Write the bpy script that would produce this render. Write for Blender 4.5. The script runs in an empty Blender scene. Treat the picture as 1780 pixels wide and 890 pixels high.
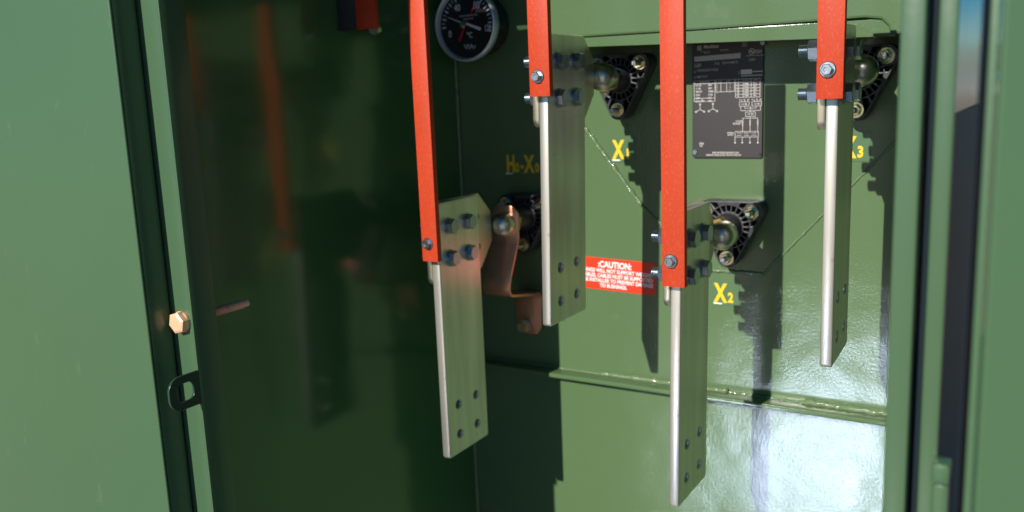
import bpy, bmesh, math, random
from mathutils import Vector, Matrix
random.seed(7)
R = math.radians
sc = bpy.context.scene
COL = sc.collection
CAMH = 1.15                                   # camera height above the pad; all heights below are relative to it

# ------------------------------------------------------------------ camera
cam_d = bpy.data.cameras.new('camera'); cam = bpy.data.objects.new('camera', cam_d); COL.objects.link(cam)
right = Vector((0.85621388, 0.51507462, -0.03994913)); down = Vector((0.06049697, -0.17675903, -0.98239318))
fwd = Vector((-0.51306716, 0.83872188, -0.18250399))
m = Matrix.Identity(4)
for i in range(3):
    m[i][0] = right[i]; m[i][1] = -down[i]; m[i][2] = -fwd[i]
m[2][3] = CAMH
cam.matrix_world = m
cam_d.sensor_width = 36; cam_d.lens = 31.39; cam_d.clip_start = 0.02; cam_d.clip_end = 2000
cam_d.dof.use_dof = True; cam_d.dof.focus_distance = 0.98; cam_d.dof.aperture_fstop = 4.6
sc.camera = cam
# ------------------------------------------------------------------ sky and sun
SUN = Vector((-0.14, -1.0, 0.52)).normalized()
w = bpy.data.worlds.new('World'); sc.world = w; w.use_nodes = True
nt = w.node_tree; bg = nt.nodes['Background']
sky = nt.nodes.new('ShaderNodeTexSky'); sky.sky_type = 'NISHITA'; sky.sun_disc = False
sky.dust_density = 0; sky.air_density = 1.0; sky.ozone_density = 1.5; sky.altitude = 3000; sky.sun_elevation = math.asin(SUN.z); sky.sun_rotation = math.atan2(SUN.x, SUN.y)
hs = nt.nodes.new('ShaderNodeHueSaturation'); hs.inputs['Saturation'].default_value = 2.0; nt.links.new(sky.outputs[0], hs.inputs['Color']); nt.links.new(hs.outputs[0], bg.inputs[0]); bg.inputs[1].default_value = 0.07
sd = bpy.data.lights.new('sun', 'SUN'); sd.energy = 4.9; sd.angle = R(0.5); sd.color = (1, 0.95, 0.86)
so = bpy.data.objects.new('sun', sd); COL.objects.link(so)
so.rotation_euler = SUN.to_track_quat('Z', 'Y').to_euler(); so.location = (-1, -6, 5)
sc.view_settings.view_transform = 'Standard'; sc.view_settings.look = 'None'
sc.view_settings.exposure = 0.30; sc.view_settings.gamma = 1
sc.render.engine = 'CYCLES'

# ------------------------------------------------------------------ materials
def mat(name, col, rough=0.5, metal=0.0, var=0.08, vscale=6.0, bump=0.0, bscale=80.0, spec=0.5, coat=0.0,
        rvar=0.0, stretch=(1, 1, 1), dents=0.0, scratch=0.0, scol=(.6, .6, .55), spots=0.0, spcol=(.02, .02, .02), sscale=(60, 60, 5), sthr=(.57, .74)):
    M = bpy.data.materials.new(name); M.use_nodes = True; N = M.node_tree.nodes; Lk = M.node_tree.links
    b = N['Principled BSDF']
    tc = N.new('ShaderNodeTexCoord'); mp = N.new('ShaderNodeMapping'); mp.inputs['Scale'].default_value = stretch
    Lk.new(tc.outputs['Object'], mp.inputs[0])
    n = N.new('ShaderNodeTexNoise'); n.inputs['Scale'].default_value = vscale; n.inputs['Detail'].default_value = 6
    Lk.new(mp.outputs[0], n.inputs[0])
    mx = N.new('ShaderNodeMix'); mx.data_type = 'RGBA'
    mx.inputs[6].default_value = (*[c * (1 - var) for c in col], 1); mx.inputs[7].default_value = (*[min(1, c * (1 + var)) for c in col], 1)
    Lk.new(n.outputs[0], mx.inputs[0]); out = mx.outputs[2]
    def layer(out, fac, colr):
        q = N.new('ShaderNodeMix'); q.data_type = 'RGBA'; q.inputs[7].default_value = (*colr, 1)
        Lk.new(out, q.inputs[6]); Lk.new(fac, q.inputs[0]); return q.outputs[2]
    def thresh(sock, a, bb, amp):
        r = N.new('ShaderNodeMapRange'); r.inputs[1].default_value = a; r.inputs[2].default_value = bb; r.inputs[4].default_value = amp
        Lk.new(sock, r.inputs[0]); return r.outputs[0]
    if scratch:
        m2 = N.new('ShaderNodeMapping'); m2.inputs['Scale'].default_value = sscale; m2.inputs['Rotation'].default_value = (.35, .5, .2)
        Lk.new(tc.outputs['Object'], m2.inputs[0])
        n2 = N.new('ShaderNodeTexNoise'); n2.inputs['Scale'].default_value = 2.2; n2.inputs['Detail'].default_value = 9; n2.inputs['Roughness'].default_value = .65
        Lk.new(m2.outputs[0], n2.inputs[0])
        out = layer(out, thresh(n2.outputs[0], sthr[0], sthr[1], scratch), scol)
    if spots:
        n3 = N.new('ShaderNodeTexNoise'); n3.inputs['Scale'].default_value = 70; n3.inputs['Detail'].default_value = 4
        Lk.new(tc.outputs['Object'], n3.inputs[0])
        out = layer(out, thresh(n3.outputs[0], .66, .74, spots), spcol)
    Lk.new(out, b.inputs['Base Color'])
    b.inputs['Roughness'].default_value = rough; b.inputs['Metallic'].default_value = metal
    b.inputs['Specular IOR Level'].default_value = spec
    if coat: b.inputs['Coat Weight'].default_value = coat; b.inputs['Coat Roughness'].default_value = .08
    if rvar:
        rr = N.new('ShaderNodeMapRange'); rr.inputs[3].default_value = max(.02, rough - rvar); rr.inputs[4].default_value = rough + rvar
        Lk.new(n.outputs[0], rr.inputs[0]); Lk.new(rr.outputs[0], b.inputs['Roughness'])
    prev = None
    if dents:
        nd = N.new('ShaderNodeTexNoise'); nd.inputs['Scale'].default_value = 9; nd.inputs['Detail'].default_value = 2
        Lk.new(tc.outputs['Object'], nd.inputs[0])
        bd = N.new('ShaderNodeBump'); bd.inputs['Strength'].default_value = 1; bd.inputs['Distance'].default_value = dents
        Lk.new(nd.outputs[0], bd.inputs['Height']); prev = bd.outputs[0]
    if bump:
        nb = N.new('ShaderNodeTexNoise'); nb.inputs['Scale'].default_value = bscale; nb.inputs['Detail'].default_value = 3
        Lk.new(mp.outputs[0], nb.inputs[0])
        bp = N.new('ShaderNodeBump'); bp.inputs['Strength'].default_value = 1; bp.inputs['Distance'].default_value = bump
        Lk.new(nb.outputs[0], bp.inputs['Height'])
        if prev: Lk.new(prev, bp.inputs['Normal'])
        prev = bp.outputs[0]
    if prev: Lk.new(prev, b.inputs['Normal'])
    return M

GREEN = (0.084, 0.143, 0.064)
M = {}
M['green'] = mat('tank_paint', GREEN, .20, var=.05, vscale=3, bump=.00020, bscale=270, dents=.0022, scratch=.22, scol=(.25, .3, .2), sscale=(7, 7, 7), sthr=(.62, .82))
M['green_smooth'] = mat('sheet_paint', (0.056, 0.114, 0.056), .26, var=.04, vscale=2, bump=.00008, bscale=160, dents=.0012, scratch=.22, scol=(.3, .38, .28), sscale=(12, 12, 4), sthr=(.62, .82))
M['panel'] = mat('barrier_paint', (0.042, 0.125, 0.042), .15, spec=.75, var=.1, vscale=5, bump=.00004, bscale=120, dents=.0012, spots=.25, spcol=(.12, .13, .07))
M['door'] = mat('door_paint', (0.056, 0.118, 0.056), .34, var=.10, vscale=2.5, bump=.00012, bscale=160, scratch=.4, scol=(.20, .32, .22), sscale=(16, 16, 7), sthr=(.62, .9), spec=.35)
M['bead'] = mat('weld_paint', (0.12, 0.18, 0.09), .10, var=.1, vscale=60, bump=.0012, bscale=260)
M['red'] = mat('glass_polyester', (0.46, 0.042, 0.011), .55, var=.22, vscale=30, bump=.0002, bscale=300, spec=.3, scratch=.30, scol=(.62, .20, .10), sscale=(220, 220, 130), sthr=(.52, .72), stretch=(1, 1, .25))
M['red_edge'] = mat('glass_polyester_cut', (0.20, 0.10, 0.10), .8, var=.2, vscale=60)
M['spade'] = mat('tinned_plate', (0.66, 0.64, 0.57), .35, .8, var=.4, vscale=7, bump=.00002, bscale=60, rvar=.1, stretch=(8, 8, .5), spots=.4, spcol=(.22, .17, .10))
M['pad'] = mat('tinned_pad', (0.62, 0.58, 0.45), .38, .95, var=.15, vscale=30, bump=.0001, bscale=150, rvar=.08)
M['hub'] = mat('tinned_hub', (0.60, 0.58, 0.50), .30, 1, var=.12, vscale=30, rvar=.06)
M['zinc'] = mat('zinc', (0.37, 0.43, 0.48), .32, 1, var=.2, vscale=90, bump=.0001, bscale=300, rvar=.08)
M['zinc_yellow'] = mat('yellow_zinc', (0.62, 0.58, 0.38), .22, 1, var=.3, vscale=120, rvar=.08)
M['brass'] = mat('brass', (0.62, 0.36, 0.12), .3, 1, var=.15, vscale=50)
M['copper'] = mat('copper', (0.84, 0.36, 0.22), .34, .8, var=.3, vscale=22, bump=.0001, bscale=120, rvar=.1, spots=.3, spcol=(.12, .06, .045))
M['copper_bolt'] = mat('bronze_bolt', (0.95, 0.50, 0.30), .45, .2, var=.25, vscale=60, bump=.0002, bscale=300, spots=.3, spcol=(.2, .09, .05))
M['epoxy'] = mat('epoxy', (0.028, 0.029, 0.034), .42, var=.2, vscale=40, bump=.0002, bscale=200)
M['black'] = mat('black_face', (0.010, 0.009, 0.011), .3, var=.1)
M['plate'] = mat('plate_grey', (0.042, 0.036, 0.040), .42, .3, var=.15, vscale=14)
M['plate_line'] = mat('plate_line', (0.60, 0.58, 0.55), .5, 0, var=.05)
M['chrome'] = mat('bezel', (0.70, 0.80, 0.90), .35, .6, var=.05)
M['gauge_white'] = mat('gauge_white', (0.55, 0.56, 0.6), .5, var=.02)
M['gauge_red'] = mat('gauge_red', (0.45, 0.02, 0.03), .45, var=.02)
M['yellow'] = mat('yellow_vinyl', (0.74, 0.50, 0.01), .4, var=.03)
M['white'] = mat('white_vinyl', (0.78, 0.78, 0.78), .45, var=.03)
M['film'] = mat('clear_film', (0.075, 0.145, 0.072), .22, var=.05)
M['sticker'] = mat('red_vinyl', (0.72, 0.035, 0.008), .38, var=.03)
M['rubber'] = mat('rubber', (0.008, 0.016, 0.022), .8, var=.1, spec=.15)  # rubber, also used for the jamb strip that stands for shade
M['skirt'] = mat('skirt_paint_shaded', (0.003, 0.060, 0.075), .6, var=.1, spec=.1)  # shade of the jamb's outer side put into a dark teal
M['latch'] = mat('latch_paint_shaded', (0.016, 0.045, 0.028), .3, var=.1)  # jamb paint darkened to carry the loop's shade
M['pad_conc'] = mat('sealed_concrete', (0.36, 0.35, 0.32), .45, var=.2, vscale=9, bump=.0006, bscale=30)
M['alu'] = mat('glare_reflector', (0.20, 0.26, 0.40), .15, 1, var=.08, vscale=4, dents=.0018)  # for the added reflector, bluish to tint its glare
M['gravel'] = mat('yard_ground', (0.46, 0.33, 0.25), .9, var=.3, vscale=20, bump=.01, bscale=30)
M['shed'] = mat('shed_cladding', (0.42, 0.43, 0.43), .6, var=.08, vscale=1)
M['shed_dark'] = mat('shed_dark', (0.12, 0.13, 0.13), .6, var=.08)
M['shed_blue'] = mat('shed_blue', (0.06, 0.2, 0.42), .5, var=.05)

# ------------------------------------------------------------------ helpers
def tag(o, label=None, cat=None, group=None, kind=None):
    if label: o['label'] = label
    if cat: o['category'] = cat
    if group: o['group'] = group
    if kind: o['kind'] = kind
    return o
ORG = {}
def thing(name, at, label, cat, group=None):
    o = bpy.data.objects.new(name, None); COL.objects.link(o); o.empty_display_size = .02
    o.location = (at[0], at[1], at[2] + CAMH); ORG[o.name] = Vector(at)
    return tag(o, label, cat, group)
def link(name, me, material, parent, at=None):
    """mesh given in absolute (camera-height-relative) coordinates"""
    if parent is None: org = Vector(at) if at else Vector((0, 0, -CAMH))
    else: org = ORG[parent.name]
    me.transform(Matrix.Translation(-org))
    me.materials.clear(); me.materials.append(material); me.name = name
    o = bpy.data.objects.new(name, me); COL.objects.link(o)
    if parent is None: o.location = (org.x, org.y, org.z + CAMH); ORG[o.name] = org
    else: o.parent = parent; ORG[o.name] = org
    return o
class MB:
    def __init__(s): s.bm = bmesh.new()
    def face(s, vs):
        try: return s.bm.faces.new(vs)
        except ValueError: return None
    def box(s, x0, x1, y0, y1, z0, z1):
        x0, x1 = sorted((x0, x1)); y0, y1 = sorted((y0, y1)); z0, z1 = sorted((z0, z1))
        v = [s.bm.verts.new((x, y, z)) for x in (x0, x1) for y in (y0, y1) for z in (z0, z1)]
        for q in ((0, 1, 3, 2), (4, 6, 7, 5), (0, 4, 5, 1), (2, 3, 7, 6), (0, 2, 6, 4), (1, 5, 7, 3)): s.face([v[i] for i in q])
        return s
    def lathe(s, c, axis, prof, n=32, rot=0.0):
        ax = {'X': Vector((1, 0, 0)), 'Y': Vector((0, 1, 0)), 'Z': Vector((0, 0, 1))}[axis] if isinstance(axis, str) else Vector(axis).normalized()
        u = ax.orthogonal().normalized() if not isinstance(axis, str) else {'X': Vector((0, 0, 1)), 'Y': Vector((0, 0, 1)), 'Z': Vector((1, 0, 0))}[axis]
        v = ax.cross(u); c = Vector(c); rings = []
        for t, r in prof:
            if r < 1e-6: rings.append([s.bm.verts.new(c + ax * t)])
            else: rings.append([s.bm.verts.new(c + ax * t + (u * math.cos(rot + 2 * math.pi * k / n) + v * math.sin(rot + 2 * math.pi * k / n)) * r) for k in range(n)])
        for a, b in zip(rings, rings[1:]):
            for k in range(n):
                k2 = (k + 1) % n
                if len(a) == 1 and len(b) == 1: continue
                if len(a) == 1: s.face([a[0], b[k], b[k2]])
                elif len(b) == 1: s.face([a[k], b[0], a[k2]])
                else: s.face([a[k], b[k], b[k2], a[k2]])
        for e, rv in ((rings[0], 0), (rings[-1], 1)):
            if len(e) > 1: s.face(e if rv else e[::-1])
        return s
    def strip(s, pts, w0, w1, th, skew=None, inset=None):
        """flat bar bent along pts (y,z); spans w0..w1 in X"""
        n = len(pts); off = []
        for i in range(n):
            a = Vector(pts[max(i - 1, 0)]); b = Vector(pts[min(i + 1, n - 1)]); d = (b - a).normalized(); off.append(Vector((-d.y, d.x)) * th / 2)
        L = []
        for i in range(n):
            p = Vector(pts[i]); k = skew(p.y) if skew else 0; g = inset.get(i, 0) if inset else 0; L.append([s.bm.verts.new((x + k, q.x, q.y)) for x, q in ((w0 + g, p - off[i]), (w1 - g, p - off[i]), (w1 - g, p + off[i]), (w0 + g, p + off[i]))])
        for a, b in zip(L, L[1:]):
            for k in range(4): s.face([a[k], a[(k + 1) % 4], b[(k + 1) % 4], b[k]])
        s.face(L[0][::-1]); s.face(L[-1]); return s
    def tube(s, pts, rad, n=10):
        P = [Vector(p) for p in pts]; rings = []
        for i, p in enumerate(P):
            d = (P[min(i + 1, len(P) - 1)] - P[max(i - 1, 0)]).normalized(); u = Vector((0, 1, 0)); u = (u - d * u.dot(d)).normalized(); v = d.cross(u)
            r = rad[i] if isinstance(rad, list) else rad
            rings.append([s.bm.verts.new(p + (u * math.cos(2 * math.pi * k / n) + v * math.sin(2 * math.pi * k / n)) * r) for k in range(n)])
        for a, b in zip(rings, rings[1:]):
            for k in range(n): s.face([a[k], b[k], b[(k + 1) % n], a[(k + 1) % n]])
        s.face(rings[0][::-1]); s.face(rings[-1]); return s
    def build(s, name, material, parent=None, bevel=0.0, smooth=30, at=None, seg=2):
        bmesh.ops.recalc_face_normals(s.bm, faces=s.bm.faces[:])
        if bevel:
            ed = [e for e in s.bm.edges if len(e.link_faces) == 2 and e.calc_face_angle(0) > R(40)]
            bmesh.ops.bevel(s.bm, geom=ed, offset=bevel, segments=seg, affect='EDGES', profile=.5, clamp_overlap=True)
        me = bpy.data.meshes.new(name); s.bm.to_mesh(me); s.bm.free()
        if smooth:
            me.shade_smooth(); me.set_sharp_from_angle(angle=R(smooth))
        return link(name, me, material, parent, at)
def basis(origin, ux, uy):
    ux = Vector(ux); uy = Vector(uy); uz = ux.cross(uy); mm = Matrix.Identity(4)
    for i in range(3): mm[i][0] = ux[i]; mm[i][1] = uy[i]; mm[i][2] = uz[i]; mm[i][3] = origin[i]
    return mm
def curve_mesh(cu, mw):
    o = bpy.data.objects.new('tmp', cu); COL.objects.link(o)
    bpy.context.view_layer.update()
    dg = bpy.context.evaluated_depsgraph_get(); me = bpy.data.meshes.new_from_object(o.evaluated_get(dg))
    bpy.data.objects.remove(o); bpy.data.curves.remove(cu); me.transform(mw); return me
def plate(name, outline, holes, half, bevel, mw, material, parent=None, smooth=35, at=None):
    """flat plate with holes; local z thickness = 2*(half+bevel)"""
    cu = bpy.data.curves.new('tmp', 'CURVE'); cu.dimensions = '2D'; cu.fill_mode = 'BOTH'; cu.extrude = half; cu.bevel_depth = bevel; cu.bevel_resolution = 1
    if bevel: cu.offset = -bevel
    for L in [outline] + holes:
        sp = cu.splines.new('POLY'); sp.points.add(len(L) - 1); sp.use_cyclic_u = True
        for p, q in zip(sp.points, L): p.co = (q[0], q[1], 0, 1)
    me = curve_mesh(cu, mw)
    me.shade_smooth(); me.set_sharp_from_angle(angle=R(smooth))
    return link(name, me, material, parent, at)
def circ(cx, cy, r, n=28): return [(cx + r * math.cos(2 * math.pi * k / n), cy + r * math.sin(2 * math.pi * k / n)) for k in range(n)]
def rrect(x0, x1, y0, y1, r, n=5, corners=(1, 1, 1, 1)):
    out = []
    for i, (cx, cy, a) in enumerate(((x1 - r, y1 - r, 0), (x0 + r, y1 - r, 90), (x0 + r, y0 + r, 180), (x1 - r, y0 + r, 270))):
        if corners[i]: out += [(cx + r * math.cos(R(a + 90 * k / n)), cy + r * math.sin(R(a + 90 * k / n))) for k in range(n + 1)]
        else: out.append(((x1, x0, x0, x1)[i], (y1, y1, y0, y0)[i]))
    return out
def text_mesh(strs, y, th=.0002):
    """strs: (text, x, z, cap height, x squeeze, bold, align, shear); letters stand on a wall facing -Y"""
    bm = bmesh.new()
    for t, x, z, h, sq, bold, al, sh in strs:
        cu = bpy.data.curves.new('tmp', 'FONT'); cu.body = t; cu.size = 1; cu.extrude = th / (h / .73); cu.offset = bold; cu.align_x = al; cu.shear = sh
        cu.resolution_u = 4
        s = h / .73
        me = curve_mesh(cu, basis((x, y, z), (s * sq, 0, 0), (0, 0, s)) if False else Matrix(((s * sq, 0, 0, x), (0, 0, -s, y), (0, s, 0, z), (0, 0, 0, 1))))
        bm.from_mesh(me); bpy.data.meshes.remove(me)
    me = bpy.data.meshes.new('lettering'); bm.to_mesh(me); bm.free(); return me
def copy_tree(o, parent=None):
    c = o.copy(); COL.objects.link(c); c.parent = parent
    for ch in list(KIDS.get(o.name, [])) or [k for k in o.children]: copy_tree(ch, c)
    return c
KIDS = {}

# ------------------------------------------------------------------ ground and far background
MB().box(-300, 300, -300, 400, -CAMH - .30, -CAMH - .15).build('ground', M['gravel'], smooth=0)['kind'] = 'structure'
MB().box(-2.2, 1.0, -1.5, 3.4, -CAMH - .15, -CAMH).build('concrete_pad', M['pad_conc'], smooth=0, bevel=.01)['kind'] = 'structure'
pl_ = MB().box(-.76, .10, -.75, .40, 0, .003).build('glare_sheet', M['alu'], smooth=0, at=(0, 0, 0))  # added reflector out of view, tipped to place the glare
pl_.location = (0, 0, .045); pl_.rotation_euler = (R(-1.1), R(4.0), 0)
tag(pl_, 'unseen aluminium sheet added on the concrete to throw glare onto the back wall', 'added reflector')
t = thing('storage_shed', (-5, 60, -CAMH - .15), 'pale grey clad shed far off, seen through the gap beside the right-hand post', 'shed')
MB().box(-16, 8, 60, 72, -1.3, .35).build('wall', M['shed'], t, smooth=0)
MB().box(-16.3, 8.3, 59.6, 72.4, .35, 1.55).build('roof', M['shed_dark'], t, smooth=0)
MB().box(-16, 8, 59.9, 59.98, -.62, -.2).build('blue_band', M['shed_blue'], t, smooth=0)
MB().box(-16, 8, 59.8, 59.88, .0, .12).build('gutter', M['shed_dark'], t, smooth=0)

# ------------------------------------------------------------------ tank front with its step, ledge and welds
WY = 1.25
tank = thing('tank', (-.5, WY, -CAMH), 'green painted steel tank front behind the busbars, with stepped top and welded ledge', 'tank')
MB().box(-.858, -.096, WY, WY + .30, -CAMH + .06, .42).build('front_plate', M['green'], tank, smooth=0)
# stepped-out upper band: a lower lip and, past a shadow groove, the cover face
def lip_pts(): return [(-.63, .0565), (-.175, .0440), (-.166, .0445), (-.166, .0643), (-.63, .0680)]
MXZ = lambda y: basis((0, y, 0), (1, 0, 0), (0, 0, 1))        # local xy -> world xz, local z -> -y
plate('lip', lip_pts(), [], .0054, .0006, MXZ(1.1500), M['green'], tank)
top_pts = [(-.63, .0688), (-.50, .0678), (-.40, .0668), (-.30, .0665), (-.20, .0668), (-.182, .0640), (-.174, .0560), (-.1712, .0460), (-.097, .0460), (-.097, .42), (-.63, .42)]
plate('cover_face', [(x, z) for x, z in top_pts], [], .050, .003, MXZ(1.1925), M['green'], tank)
# ledge
LZ = -.4560
MB().box(-.857, -.0965, WY - .030, WY + .01, LZ - .007, LZ).build('ledge', M['green'], tank, bevel=.0012)
def bead(p0, p1, r, jit, name='weld_bead', m=None, step=.0035):
    p0, p1 = Vector(p0), Vector(p1); n = max(4, int((p1 - p0).length / step)); pts, rad = [], []
    for i in range(n + 1):
        q = p0.lerp(p1, i / n) + Vector((0, random.uniform(-jit, jit) * .4, random.uniform(-jit, jit)))
        pts.append(q); rad.append(r * random.uniform(.75, 1.25))
    return MB().tube(pts, rad, 8).build(name, m or M['bead'], tank, smooth=80)
bead((-.600, 1.247, LZ + .002), (-.395, 1.247, LZ + .002), .0042, .0008)
bead((-.285, 1.247, LZ + .002), (-.135, 1.247, LZ + .002), .0050, .0012)
bead((-.855, 1.249, LZ), (-.600, 1.249, LZ), .0018, .0003)
bead((-.395, 1.249, LZ), (-.285, 1.249, LZ), .0022, .0003)
bead((-.655, 1.249, -.020), (-.53, 1.249, -.180), .0032, .0011)
bead((-.53, 1.2492, -.180), (-.425, 1.2492, -.272), .0022, .0004)
bead((-.425, 1.249, -.272), (-.345, 1.249, -.272), .0026, .0006)
bead((-.345, 1.2495, -.272), (-.15, 1.2495, -.055), .0018, .0004)
bead((-.857, 1.247, -.95), (-.857, 1.247, .40), .0032, .0004, 'corner_weld', M['bead'])

# ------------------------------------------------------------------ barrier, jambs, doors, added roof
MB().box(-.866, -.858, .66, 1.60, -CAMH, .42).build('barrier_panel', M['panel'], smooth=0, at=(-.86, .9, -CAMH))
tag(bpy.data.objects['barrier_panel'], 'tall glossy dark green barrier sheet closing the left side of the compartment', 'panel')
lj = thing('left_jamb', (-.80, .63, -CAMH), 'narrow green door jamb on the left with a bronze bolt and a latch loop', 'door jamb')
MB().box(-.87, -.7885, .622, .625, -CAMH, .42).build('front_flange', M['green_smooth'], lj, bevel=.0006)
MB().box(-.790, -.7868, .6195, .652, -CAMH, .42).build('side_flange', M['green_smooth'], lj, bevel=.0008)
MB().box(-.868, -.865, .625, .70, -CAMH, .42).build('back_flange', M['green_smooth'], lj, smooth=0)
bolt = MB(); bc = (-.8065, .622, -.2345)
bolt.lathe(bc, 'Y', [(-.0100, .0), (-.0100, .0095), (-.0088, .0122), (-.001, .0126), (0, .0122)], 6, .25)
hb = bolt.build('bolt', M['copper_bolt'], lj, smooth=25)
prof = [(-.001, .0052)]
y = 0.002
while y < .092:
    prof += [(y, .0044 if y < .085 else .0040), (y + .0006, .0052 if y < .085 else .0043)]; y += .0013
prof += [(.0925, .0030), (.094, 0)]
MB().lathe(bc, 'Y', prof, 20).build('shank', M['copper_bolt'], hb, smooth=25)
MB().lathe((bc[0], .6195, bc[2]), 'Y', [(0, .0), (0, .0118), (.0022, .0118), (.0022, 0)], 28).build('washer', M['copper_bolt'], hb)
g_ = plate('shade_plate', [(-.789, .075), (-.7745, .30), (-.770, .42), (-.789, .42)], [], .0010, .0005, MXZ(.640), M['green_smooth'], lj)  # added tapered plate, shades the left side of the first red bar
# latch loop: a D-shaped plate in the plane of the side flange, reaching out to the viewer
D = rrect(.5800, .6255, -.3250, -.2870, .0150, 7, (0, 1, 1, 0))
H = rrect(.5900, .6120, -.3160, -.2960, .0070, 6, (1, 1, 1, 1))
YZ = basis((-.7884, 0, 0), (0, 1, 0), (0, 0, 1))
plate('latch_loop', D, [H], .0010, .0005, YZ, M['latch'], lj)
plate('latch_foot', [(.6180, -.3240), (.6235, -.3240), (.6235, -.3345)], [], .0010, .0003, YZ, M['green_smooth'], lj)

ld = thing('cabinet_door', (-1.0, .59, -CAMH + .1), 'broad green cabinet door at the left edge of the photo, scuffed sunlit inside face', 'cabinet door', 'cabinet doors')
MB().box(-1.75, -.8215, .588, .593, -CAMH + .1, .42).build('door_sheet', M['door'], ld, bevel=.0015, seg=3)
MB().box(-.8245, -.8215, .590, .6185, -CAMH + .1, .42).build('door_return', M['green_smooth'], ld, bevel=.0006)
MB().box(-1.70, -.826, .6165, .6185, -CAMH + .1, .42).build('back_sheet', M['door'], ld, smooth=0)

rj = thing('right_jamb', (-.075, .62, -CAMH), 'stepped green door jamb on the right, out of focus, with a gap beside it', 'door jamb')
MB().box(-.0845, -.0705, .600, .603, -CAMH, .42).build('front_flange', M['green_smooth'], rj, bevel=.0012, seg=3)
MB().box(-.0735, -.0705, .603, .620, -CAMH, .42).build('step', M['green_smooth'], rj, bevel=.0006)
MB().box(-.0704, -.0652, .617, .620, -CAMH, .42).build('shaded_strip', M['rubber'], rj, smooth=0)  # near-black strip painted in place of the step's shaded side
MB().box(-.0650, -.0540, .615, .619, -CAMH, .42).build('outer_flange', M['green_smooth'], rj, bevel=.0012, seg=3)
MB().box(-.0955, -.0915, .70, 1.56, -CAMH, .42).build('side_sheet', M['green_smooth'], rj, smooth=0)
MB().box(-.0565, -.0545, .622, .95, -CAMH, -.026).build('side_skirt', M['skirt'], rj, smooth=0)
MB().box(-.0555, -.0450, .600, .616, -.262, -.248).build('hinge', M['door'], rj, bevel=.002)
MB().box(-.0550, -.0455, .603, .616, -CAMH, -.263).build('hinge_strap', M['green_smooth'], rj, bevel=.002)
rd = thing('cabinet_door', (0, .5, -CAMH + .1), 'green cabinet door at the right edge of the photo, with dark rubber strip', 'cabinet door', 'cabinet doors')
MB().box(-.0340, -.0332, .500, .565, -CAMH + .1, .42).build('rubber_strip', M['rubber'], rd, smooth=0)
MB().box(-.0302, -.0262, .500, .503, -CAMH + .1, .42).build('folded_edge', M['door'], rd, bevel=.0006)
MB().box(-.0262, -.0232, .510, .513, -CAMH + .1, .42).build('groove', M['green_smooth'], rd, smooth=0)
dsh = MB().box(-.0240, .40, .492, .497, -CAMH + .1, .42)
bmesh.ops.rotate(dsh.bm, cent=(-.024, .492, 0), matrix=Matrix.Rotation(R(24), 3, 'Z'), verts=dsh.bm.verts)
dsh.build('door_sheet', M['door'], rd, bevel=.0012, seg=3)

roof = MB().box(-.9, -.05, .62, 1.56, .425, .432).build('sky_block_roof', M['green_smooth'], smooth=0, at=(-.5, 1.1, .425))  # added out of view, brought forward to keep sky light out
tag(roof, 'unseen green roof sheet, added over the compartment to block skylight', 'roof')
MB().box(-2.0, -.87, 1.25, 1.28, -CAMH, .42).build('tank_side_plate', M['green'], tank, smooth=0)

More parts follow.
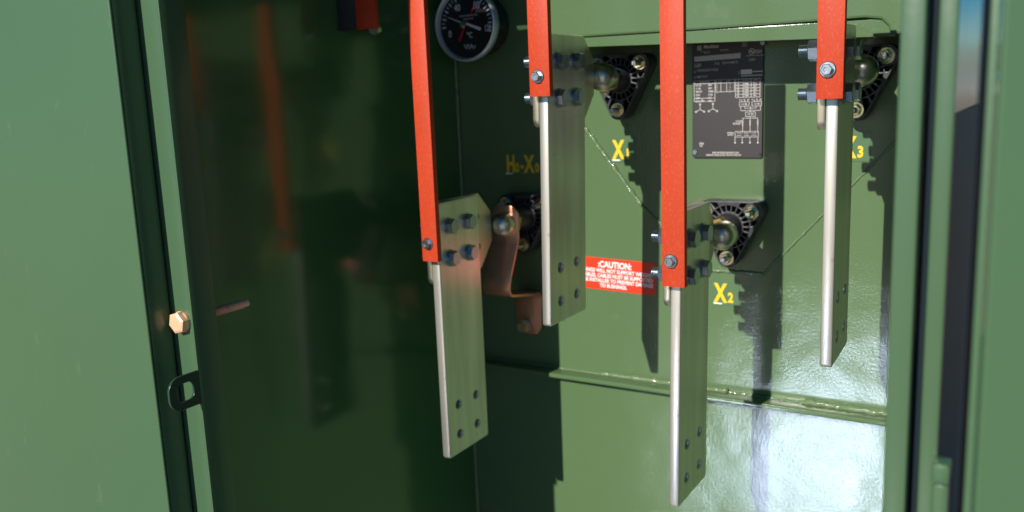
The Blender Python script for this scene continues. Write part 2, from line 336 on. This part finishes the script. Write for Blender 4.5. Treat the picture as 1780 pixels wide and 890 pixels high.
# ------------------------------------------------------------------ low-voltage bushings
def build_bushing(at, label):
    t = thing('bushing', at, label, 'bushing', 'low voltage bushings on the tank front')
    cx, cy, cz = at
    bolts = [(.033, .021), (-.033, .021), (-.002, -.045)]
    def hull(r):
        out = []
        ang = [(bolts[0], -28, 90), (bolts[1], 90, 208), (bolts[2], 208, 332)]
        for (bx, bz), a0, a1 in ang:
            out += [(bx + r * math.cos(R(a0 + (a1 - a0) * k / 7)), bz + r * math.sin(R(a0 + (a1 - a0) * k / 7))) for k in range(8)]
        return out
    outer = hull(.0145); inner = hull(.0118)
    def rad(th, poly):
        d = Vector((math.cos(th), math.sin(th))); best = .05
        for i in range(len(poly)):
            a = Vector(poly[i]); b2 = Vector(poly[(i + 1) % len(poly)]); e = b2 - a; den = d.x * e.y - d.y * e.x
            if abs(den) < 1e-9: continue
            tt = (a.x * e.y - a.y * e.x) / den; uu = (a.x * d.y - a.y * d.x) / den
            if tt > 0 and -1e-6 <= uu <= 1 + 1e-6: best = tt
        return best
    holes = []; NS = 22
    for k in range(NS):
        a0 = 2 * math.pi * (k + .16) / NS; a1 = 2 * math.pi * (k + .84) / NS; am = (a0 + a1) / 2
        Rm = rad(am, inner)
        segs = [(.0215, .0295), (.0318, None)]
        for r0, r1 in segs:
            f = lambda th: (min(rad(th, inner), r1) if r1 else rad(th, inner))
            if f(am) - r0 < .003: continue
            poly = [(r0 * math.cos(a0), r0 * math.sin(a0)), (f(a0) * math.cos(a0), f(a0) * math.sin(a0)), (f(am) * math.cos(am), f(am) * math.sin(am)), (f(a1) * math.cos(a1), f(a1) * math.sin(a1)), (r0 * math.cos(a1), r0 * math.sin(a1))]
            if min((Vector(p) - Vector(b)).length for p in poly + [((poly[0][0] + poly[2][0]) / 2, (poly[0][1] + poly[2][1]) / 2)] for b in bolts) < .0088: continue
            holes.append(poly)
    mw = basis((cx, 1.2295, cz), (1, 0, 0), (0, 0, 1))
    plate('ribbed_flange', outer, holes, .0118, .0009, mw, M['epoxy'], t)
    plate('base_flange', hull(.0140), [], .0032, .0003, basis((cx, 1.2460, cz), (1, 0, 0), (0, 0, 1)), M['epoxy'], t)
    MB().lathe((cx, 1.245, cz), 'Y', [(-.063, .0), (-.063, .0135), (-.058, .0150), (-.036, .0185), (-.0, .0205)], 36).build('neck', M['epoxy'], t)
    for bx, bz in bolts:
        c = (cx + bx, 1.217, cz + bz)
        bo = MB().lathe(c, 'Y', [(-.0050, .0), (-.0205, .0), (-.0205, .0030), (-.0195, .0040)] + [(-.0185 + .0009 * i, .0040 if i % 2 else .0036) for i in range(14)] + [(-.002, .004)], 16).build('stud', M['zinc'], t, smooth=25)
        MB().lathe(c, 'Y', [(-.0095, .0045), (-.0095, .0068), (-.0085, .0078), (-.002, .0078), (-.002, .0045)], 6, .3).build('nut', M['zinc_yellow'], bo, smooth=20)
        MB().lathe(c, 'Y', [(-.0022, .0040), (-.0022, .0102), (-.0006, .0102), (-.0006, .004)], 28).build('washer', M['zinc_yellow'], bo)
    MB().lathe((cx, 1.168, cz), 'Y', [(0, .010), (0, .0190), (.0012, .0204), (.010, .0204), (.0110, .0190), (.0110, .010)], 6, .2).build('hex_nut', M['brass'], t, smooth=20)
    MB().lathe((cx, 1.150, cz), 'Y', [(0, .0095), (.035, .0095)], 24).build('terminal_stud', M['brass'], t)
    return t
bush = build_bushing((-.7195, 1.25, -.2000), 'black ribbed bushing at lower left, half in shade behind the copper strap')
KIDS = {}
def clone(o, loc, label):
    c = copy_tree(o); c.location = (loc[0], loc[1], loc[2] + CAMH); c['label'] = label; return c
bpy.context.view_layer.update()
clone(bush, (-.5505, 1.25, .0100), 'black ribbed bushing at upper left of the nameplate, behind the second busbar')
clone(bush, (-.3860, 1.25, -.2005), 'black ribbed bushing fully sunlit below the nameplate, behind the third busbar')
clone(bush, (-.2190, 1.25, .0025), 'black ribbed bushing at upper right, in the shade of the lip behind the right-hand busbar')

# ------------------------------------------------------------------ busbars (spade + connector pad + hub + bolts)
def build_busbar(XR, top, label, up=0.0, lean=0.0):
    t = thing('busbar', (XR, 1.03, top - .368), label, 'busbar', 'flat vertical busbars bolted to the bushings')
    TH = .0130; f0, f1 = .980, 1.0835
    out = rrect(f0, f1, top - .3705, top, .004, 3, (1, 1, 1, 1))
    # back lower corner carries a small chamfer
    hy = (1.0085, 1.0545); hz = (top - .035 + up, top - .0805 + up, top - .2965, top - .3415)
    holes = [circ(a, z, .0062) for a in hy for z in hz[2:]]
    mw = basis((XR - TH / 2, 0, 0), (0, 1, 0), (0, 0, 1))
    plate('bar', out, holes, TH / 2 - .0024, .0024, mw, M['spade'], t)
    pz0, pz1 = top - .1150 + up * .6, top - .0005 + up
    pad_out = [(.9795, pz0 + .010), (.981, pz0 + .004), (.986, pz0), (1.103, pz0), (1.106, pz0 + .001), (1.137, pz0 + .036), (1.138, pz0 + .040), (1.138, pz1 - .034), (1.136, pz1 - .030), (1.106, pz1 - .0005), (1.103, pz1), (.986, pz1), (.981, pz1 - .003), (.9795, pz1 - .008)]
    ph = [circ(1.0995, z, .0055) for z in (hz[0], hz[1])]
    PT = .0085
    plate('connector_pad', pad_out, ph, PT / 2 - .0012, .0012, basis((XR - TH - PT / 2 - .0002, 0, 0), (0, 1, 0), (0, 0, 1)), M['pad'], t)
    hc = (XR - .0038 - lean * .27, 1.168, (pz0 + pz1) / 2 + .002)
    MB().lathe(hc, 'Y', [(-.0005, .010), (-.0005, .0190), (-.0140, .0196), (-.0190, .0186), (-.0240, .0160), (-.0280, .0118), (-.0305, .0065), (-.0315, 0)], 40).build('hub', M['hub'], t, smooth=50)
    t.rotation_euler.y = lean; XL = XR - TH - PT - .0002
    for a in hy:
        for z in hz[:2]:
            rt = random.uniform(0, 1)
            h = MB().lathe((XR, a, z), 'X', [(.0012, .004), (.0012, .0112), (.0020, .0112)], 6, rt) if False else MB()
            h.lathe((XR, a, z), 'X', [(.0030, .0), (.0030, .0104), (.0036, .0110), (.0098, .0110), (.0104, .0100), (.0104, 0)], 6, rt)
            hd = h.build('bolt', M['zinc'], t, smooth=20)
            MB().lathe((XR, a, z), 'X', [(0, .006), (.0, .0124), (.0016, .0124), (.0018, .0110), (.0030, .0110), (.0030, .006)], 32).build('washer', M['zinc'], hd)
            MB().lathe((XL, a, z), 'X', [(-.0, .005), (-.0, .0116), (-.0016, .0116), (-.0018, .0094), (-.0040, .0094), (-.0040, .005)], 32).build('lock_washer', M['zinc'], hd)
            MB().lathe((XL, a, z), 'X', [(-.0040, .005), (-.0040, .0108), (-.0046, .0117), (-.0140, .0117), (-.0148, .0106), (-.0148, .005)], 6, .26 + rt * .12).build('nut', M['zinc'], hd, smooth=20)
            pr = [(-.0040, .0062)]
            q = -.0148
            while q > -.0245: pr += [(q, .0058), (q - .0006, .0067)]; q -= .0013
            pr += [(-.0252, .0046), (-.0258, .0)]
            MB().lathe((XL, a, z), 'X', pr, 20).build('thread', M['zinc'], hd, smooth=25)
    return t
build_busbar(-.7175, -.1480, 'lower left busbar with pinkish red glow under its bolts, beside the copper strap')
build_busbar(-.5445, .0665, 'upper busbar second from the left, broad grey face beside the caution sticker', .002, R(1.2))
build_busbar(-.3725, -.1475, 'lower busbar in the middle, reaching lowest in the photo, face nearly edge-on', 0, R(.9))
bb4 = build_busbar(-.1965, .0565, 'upper busbar at the far right, mostly its bright rounded front edge showing', .007)

bb4.rotation_euler.z = R(2.0)
# ------------------------------------------------------------------ red support bars
def build_support(x0, x1, zb, sx, sz, label):
    t = thing('support_bar', ((x0 + x1) / 2, .97, zb), label, 'support bar', 'red insulating support bars')
    MB().box(x0, x1, .9650, .9742, zb, .137).build('bar', M['red'], t, bevel=.0006)
    s = MB().lathe((sx, .965, sz), 'Y', [(-.0016, .0), (-.0016, .0058), (-.0022, .0062), (-.0072, .0062), (-.0080, .0054), (-.0080, .0030), (-.0070, .0026), (-.0070, 0)], 6, .4).build('screw', M['zinc'], t, smooth=20)
    MB().lathe((sx, .965, sz), 'Y', [(0, .003), (0, .0082), (-.0010, .0084), (-.0018, .0076), (-.0018, .003)], 32).build('washer', M['zinc'], s)
    return t
build_support(-.7343, -.7085, -.2260, -.7237, -.2014, 'red support bar ending low, with a dark shaded stripe down its left side')
build_support(-.5552, -.5272, -.0090, -.5431, .0150, 'short-looking red support bar over the second busbar, left of the caution sticker')
build_support(-.3855, -.3575, -.2335, -.3743, -.2028, 'long bright red support bar beside the nameplate')
build_support(-.2146, -.1878, -.0220, -.2033, .0077, 'red support bar nearest the right jamb, with two nuts at its left')
t = thing('support_bar', (-.807, .97, .089), 'dark maroon support bar end in shade at the top, left of the dial gauge', 'support bar', 'red insulating support bars')
MB().box(-.8232, -.7912, .9650, .9742, .0895, .137).build('bar', M['red'], t, bevel=.0006)
MB().lathe((-.800, .972, .0895), 'Y', [(0, 0), (0, .008), (.008, .008), (.008, 0)], 24).build('tab', M['pad'], t)
MB().box(-.8575, -.8234, .9665, 1.01, .0895, .20).build('shoe', M['epoxy'], t, bevel=.001)

# ------------------------------------------------------------------ copper ground strap
st = thing('ground_strap', (-.73, 1.24, -.40), 'bent copper strap joining the lower left bushing to the tank front', 'copper strap')
def arc(cx, cz, r, a0, a1, n=7): return [(cx + r * math.cos(R(a0 + (a1 - a0) * k / n)), cz + r * math.sin(R(a0 + (a1 - a0) * k / n))) for k in range(n + 1)]
path = [(1.1645, -.1740), (1.1645, -.1765), (1.1645, -.1860), (1.1645, -.2250), (1.161, -.236), (1.150, -.262), (1.142, -.282), (1.1395, -.294)] + arc(1.153, -.300, .014, 180, 262, 5) + [(1.200, -.3225), (1.219, -.3265)] + arc(1.2275, -.3395, .0135, 95, 0, 5) + [(1.2410, -.388), (1.2410, -.4000)]
MB().strip(path, -.7460, -.6970, .0042, lambda z: (z + .20) * .055 if z < -.2 else 0, {0: .013, 1: .009, 2: .001, len(path) - 1: .009}).build('strip', M['copper'], st, bevel=.0008, smooth=50)
hd = MB().lathe((-.7360, 1.2365, -.3860), 'Y', [(-.0135, 0), (-.0135, .0088), (-.0122, .0100), (-.0025, .0100), (-.0025, 0)], 6, .2).build('bolt', M['zinc_yellow'], st, smooth=20)
MB().lathe((-.7360, 1.2365, -.3860), 'Y', [(-.0026, .004), (-.0026, .0112), (-.0004, .0112), (-.0004, .004)], 28).build('washer', M['zinc_yellow'], hd)

# ------------------------------------------------------------------ nameplate
npx0, npx1, npz0, npz1 = -.4487, -.3480, -.1063, .0530
npt = thing('nameplate', ((npx0 + npx1) / 2, WY, npz0), 'dark grey engraved nameplate riveted to the tank front between two red bars', 'nameplate')
plate('plate', rrect(npx0, npx1, npz0, npz1, .003), [], .0006, .0002, MXZ(1.2462), M['plate'], npt)
NW, NH = npx1 - npx0, npz1 - npz0
fx = lambda u: npx0 + NW * (u - 35) / 490.; fz = lambda v: npz1 - NH * (v - 75) / 785.     # from the plate's own layout grid
Y1 = 1.2450
S = []
def T(t, u, v, hpx, sq=.85, bold=.0, al='LEFT'): S.append((t, fx(u), fz(v), hpx * NH / 785., sq, bold, al, 0))
T('Maddox', 118, 106, 24, 1.0, .02); T('KVA', 60, 232, 14); T('750', 66, 225, 20); T('60', 210, 220, 16); T('425/4180UTS', 262, 216, 15)
T('13200GRDY/7620', 66, 262, 18); T('480Y/277', 66, 306, 18); T('TERM', 465, 160, 26, .6); T('12421', 425, 207, 18)
T('ANSI C57', 385, 84, 9); T('ONAN', 385, 96, 9); T('LIQUID', 385, 108, 9); T('TRANSFORMER', 232, 128, 9, .7); T('SERIAL NO', 120, 140, 8)
T('WINDINGS', 90, 340, 12); T('HV', 222, 340, 12); T('BIL', 290, 340, 12); T('VOLTS', 402, 340, 12); T('AMPS', 460, 340, 12)
for i, (a, c) in enumerate((('H.V. BIL', '95KV'), ('L.V. BIL', '30KV'), ('WEIGHT', '7200LB'), ('FLUID', '210GL'), ('TEMP', '65 C'), ('TOTAL WT', '7290'))):
    T(a, 60, 362 + i * 22, 13, .7, .01); T(c, 150, 362 + i * 22, 13, .7, .01)
for i in range(4):
    T(str(i + 1), 212, 362 + i * 18, 11); T('%d' % (2 * i + 1), 300, 362 + i * 18, 11)
for i in range(5):
    T(str(i + 1), 352, 362 + i * 20, 12); T(str(13860 - 330 * i), 400, 362 + i * 20, 12, .75, .01); T('%.1f' % (31.2 + .8 * i), 462, 362 + i * 20, 12, .75, .01)
T('LV BIL', 385, 500, 13); T('LV BIL', 470, 500, 13); T('HV BIL', 425, 568, 13)
T('H-FUSE', 345, 616, 13, .75, .01); T('BAYONET', 325, 632, 13, .7, .01); T('INTERNAL', 285, 694, 11, .7, .01); T('SWITCH', 288, 708, 11, .7, .01)
T('CSA', 85, 768, 14, 1, .02); T('UL', 90, 784, 12, 1, .02)
T('MADE: FOR PROFESSIONAL SERVICE ONLY', 180, 832, 13, .56, .01); T('TRANSFORMER CONTAINS LESS THAN 1 PPM OF PCB AT TIME OF MFG', 135, 848, 12, .48, .01)
for a in (370, 400, 428): T('H', a - 2, 470, 12); T('X', a + 82, 470, 12)
me = text_mesh(S, Y1, .00012); link('lettering', me, M['plate_line'], npt)
lines = MB()
def ln(u0, v0, u1, v1, w=2.6):
    a = Vector((fx(u0), fz(v0))); b2 = Vector((fx(u1), fz(v1))); d = (b2 - a)
    if d.length < 1e-6: return
    n = Vector((-d.y, d.x)).normalized() * w * NH / 785. / 2
    vs = [(a + n), (b2 + n), (b2 - n), (a - n)]
    f = [lines.bm.verts.new((p.x, 1.2448, p.y)) for p in vs]; g = [lines.bm.verts.new((p.x, 1.2453, p.y)) for p in vs]
    lines.face(f); lines.face(g[::-1])
    for i in range(4): lines.face([f[i], g[i], g[(i + 1) % 4], f[(i + 1) % 4]])
def rect(u0, v0, u1, v1, w=2.6): ln(u0, v0, u1, v0, w); ln(u1, v0, u1, v1, w); ln(u1, v1, u0, v1, w); ln(u0, v1, u0, v0, w)
for k in range(4): ln(75 + 8 * k, 88, 75 + 8 * k, 118, 4)            # square mark before the name
ln(75, 88, 103, 88, 4); ln(75, 104, 103, 104, 4)
ln(95, 126, 165, 126, 2); ln(412, 172, 535, 172)
for k in range(27): ln(53 + 12 * k, 175 - .3 * k, 62 + 12 * k, 175 - .3 * k, 34)   # serial bar
ln(378, 278, 452, 278, 32)
ln(455, 278, 525, 278, 6); ln(378, 305, 525, 302, 5)
ln(55, 205, 55, 232); ln(200, 200, 200, 220); ln(255, 200, 255, 222); ln(55, 250, 55, 270); ln(55, 292, 55, 310); ln(365, 270, 365, 292)
rect(50, 324, 198, 468); ln(50, 346, 198, 346); ln(50, 446, 198, 446); ln(105, 446, 105, 468)
ln(198, 324, 340, 324); ln(198, 346, 340, 346); ln(205, 324, 205, 405); ln(205, 405, 335, 405); ln(240, 324, 240, 405); ln(280, 324, 280, 405); ln(335, 324, 335, 405)
rect(342, 324, 508, 448)
for v in (346, 366, 386, 406, 427): ln(342, v, 508, v)
ln(362, 324, 362, 448); ln(394, 324, 394, 448); ln(448, 324, 448, 448)
def wye(cx, cy, r=34):
    for a in (90, 210, 330):
        p = (cx + r * math.cos(R(a)), cy - r * math.sin(R(a))); ln(cx, cy, *p, 3)
        for q in range(8): ln(p[0] + 5 * math.cos(q * .785), p[1] + 5 * math.sin(q * .785), p[0] + 5 * math.cos((q + 1) * .785), p[1] + 5 * math.sin((q + 1) * .785), 4)
wye(92, 522); wye(184, 520)
rect(370, 478, 435, 508); rect(455, 478, 518, 508); rect(412, 548, 478, 578)
for a, bq in ((385, 508), (405, 508), (425, 508), (470, 508), (490, 508), (508, 508)): ln(a, 462, a, 478)
ln(378, 508, 378, 538); ln(378, 538, 512, 538); ln(512, 538, 512, 508); ln(405, 508, 405, 522); ln(405, 522, 485, 522); ln(485, 522, 485, 508); ln(445, 508, 445, 548)
for a in (392, 443, 495):
    ln(a, 590, a, 606)
    for k in range(4): ln(a - 4, 606 + 8 * k, a + 4, 614 + 8 * k); ln(a + 4, 606 + 8 * k, a - 4, 614 + 8 * k)
    ln(a, 636, a, 690)
ln(392, 590, 495, 590)
ln(443, 578, 443, 590); rect(340, 680, 500, 718)
for k in range(3): ln(352 + 50 * k, 690, 385 + 50 * k, 690); ln(352 + 50 * k, 706, 385 + 50 * k, 706)
for a in (340, 390, 443, 497):
    ln(a, 718, a, 752); ln(a - 5, 757, a + 5, 757, 8)
for q in range(12): a = q * math.pi / 6; ln(450 + 19 * math.cos(a), 145 + 19 * math.sin(a), 450 + 19 * math.cos(a + .52), 145 + 19 * math.sin(a + .52), 4)
ln(440, 138, 460, 152, 9)
lines.build('diagram', M['plate_line'], npt, smooth=0)
for u, v in ((528, 72), (52, 828)):
    MB().lathe((fx(u) - .0015 * (u > 300), 1.2455, fz(v) - (.003 if v < 100 else -.001)), 'Y', [(0, .0), (0, .0044), (-.0010, .0042), (-.0018, .0030), (-.0018, .0014), (-.0008, .0010), (-.0008, 0)], 24).build('rivet', M['zinc'], npt)
for u, v in ((515, 838),):
    MB().lathe((fx(u), 1.2455, fz(v)), 'Y', [(.0002, 0), (.0002, .0020), (-.0002, .0020), (-.0002, 0)], 16).build('rivet_hole', M['black'], npt)

# ------------------------------------------------------------------ caution sticker
cs = thing('caution_sticker', (-.575, WY, -.315), 'red caution sticker with white capitals on the tank front', 'sticker')
CT = Matrix.Translation((-.571, 0, -.291)) @ Matrix.Rotation(R(1.6), 4, 'Y') @ Matrix.Translation((.571, 0, .291))
me_o = plate('sticker', rrect(-.652, -.5085, -.3165, -.2655, .005), [], .0001, .0001, CT @ MXZ(1.2494), M['sticker'], cs)
cl = [(':CAUTION:', -.5775, -.2800, .0100, .84, .035, 'CENTER', 0)]
for i, s in enumerate(('BUSHINGS WILL NOT SUPPORT WEIGHT', 'OF CABLES. CABLES MUST BE SUPPORTED', 'BY THE INSTALLER TO PREVENT DAMAGE', 'TO BUSHINGS.')):
    cl.append((s, -.5795, -.2885 - .0079 * i, .0060, .86, .03, 'CENTER', 0))
me = text_mesh(cl, 1.2488, .00008); me.transform(CT); link('lettering', me, M['white'], cs)

# ------------------------------------------------------------------ phase labels
def phase(x, z, big, small, label, extra=None):
    t = thing('phase_label', (x, WY, z), label, 'label', 'yellow phase labels')
    plate('film', rrect(x - .004, x + (.036 if not extra else .068), z - .006, z + .033, .002), [], .0001, .0001, MXZ(1.2494), M['film'], t)
    L = [(big, x, z, .0275, .62, .045, 'LEFT', 0), (small, x + .0195, z, .0145, .8, .045, 'LEFT', 0)]
    if extra:
        L = [('H', x, z, .0275, .60, .045, 'LEFT', 0), ('0', x + .0165, z, .0145, .75, .045, 'LEFT', 0), ('-', x + .0265, z + .002, .02, .7, .045, 'LEFT', 0), ('X', x + .0345, z, .0275, .62, .045, 'LEFT', 0), ('0', x + .054, z, .0145, .75, .045, 'LEFT', 0)]
    me = text_mesh(L, 1.2489, .00008); link('lettering', me, M['yellow'], t)
    MB().box(x - .002, x + .011, 1.2487, 1.2490, z - .0042, z - .0022).build('fine_print', M['white'], t, smooth=0)
phase(-.7675, -.1310, 'H', '0', 'yellow H0-X0 label in shade above the copper strap', True)
phase(-.5755, -.1080, 'X', '1', 'yellow X1 label at the edge of a shadow below the upper left bushing')
phase(-.4160, -.3178, 'X', '2', 'yellow X2 label in the sun below the lower middle bushing')
phase(-.2425, -.1050, 'X', '3', 'yellow X3 label, half hidden by the right-hand busbar')

# ------------------------------------------------------------------ dial gauge
gx, gy, gz = -.7985, 1.195, .1035
g = thing('dial_gauge', (gx, WY, gz), 'round black dial thermometer with bright bezel near the top', 'dial gauge')
MB().lathe((gx, gy, gz), 'Y', [(.004, .0505), (-.002, .0515), (-.0055, .0540), (-.004, .0565), (.002, .0570), (.010, .0555), (.014, .0520)], 64).build('bezel', M['chrome'], g, smooth=60)
MB().lathe((gx, gy + .0035, gz), 'Y', [(0, 0), (0, .0512), (.03, .0505), (.0545, .045)], 64).build('dial', M['black'], g)
gm = []
def G(t, dx, dz, h, sq=.8, bold=.02): gm.append((t, gx + dx, gz + dz - h / 2, h, sq, bold, 'CENTER', 0))
G('0', -.0325, -.0120, .0105); G('40', -.0165, .0270, .0105); G('80', .0195, .0285, .0105); G('120', .0385, -.0075, .0100, .62)
G('\u00b0C', .0045, -.0160, .0085); G('VIAr', .0045, -.0335, .0080, 1.1, 0); G('MESSKO', .0045, -.0415, .0028) if False else None
G('LIQUID TEMPERATURE', .0035, .0135, .0026, .95, .0); G('INDICATOR', .0035, .0085, .0026, .95, .0)
me = text_mesh(gm, gy + .0030, .0001); link('lettering', me, M['gauge_white'], g)
tk = MB()
for k in range(25):
    a = R(183 - k * 8.3); r0 = .0395 if k % 2 == 0 else .0415; r1 = .0465; wd = .0011 if k % 2 == 0 else .0006
    d = Vector((math.cos(a), math.sin(a))); n = Vector((-d.y, d.x)) * wd
    vs = [tk.bm.verts.new((gx + p.x, gy + .0030, gz + p.y)) for p in (d * r0 + n, d * r1 + n, d * r1 - n, d * r0 - n)]; tk.face(vs)
tk.build('scale', M['gauge_white'], g, smooth=0)
def needle(p0, p1, w0, w1, yy, m, name):
    a, b2 = Vector(p0), Vector(p1); n = (b2 - a).normalized(); n = Vector((-n.y, n.x)); mb = MB()
    q = [a + n * w0, b2 + n * w1, b2 - n * w1, a - n * w0]
    F = [mb.bm.verts.new((gx + p.x, yy, gz + p.y)) for p in q]; B = [mb.bm.verts.new((gx + p.x, yy + .0004, gz + p.y)) for p in q]
    mb.face(F); mb.face(B[::-1])
    for i in range(4): mb.face([F[i], B[i], B[(i + 1) % 4], F[(i + 1) % 4]])
    mb.build(name, m, g, smooth=0)
needle((-.0335, .0135), (-.004, .002), .0003, .0012, gy - .0005, M['gauge_white'], 'pointer')
needle((.002, .001), (.0275, -.0090), .0016, .0024, gy - .0005, M['gauge_white'], 'pointer_tail')
needle((.0210, .030), (-.002, -.002), .0003, .0012, gy - .0012, M['gauge_red'], 'red_pointer')
needle((-.002, -.004), (-.0125, -.0245), .0013, .0022, gy - .0012, M['gauge_red'], 'red_pointer_tail')
MB().lathe((gx - .004, gy, gz), 'Y', [(.003, .0), (.003, .006), (-.003, .0055), (-.004, 0)], 20).build('pivot', M['zinc_yellow'], g)
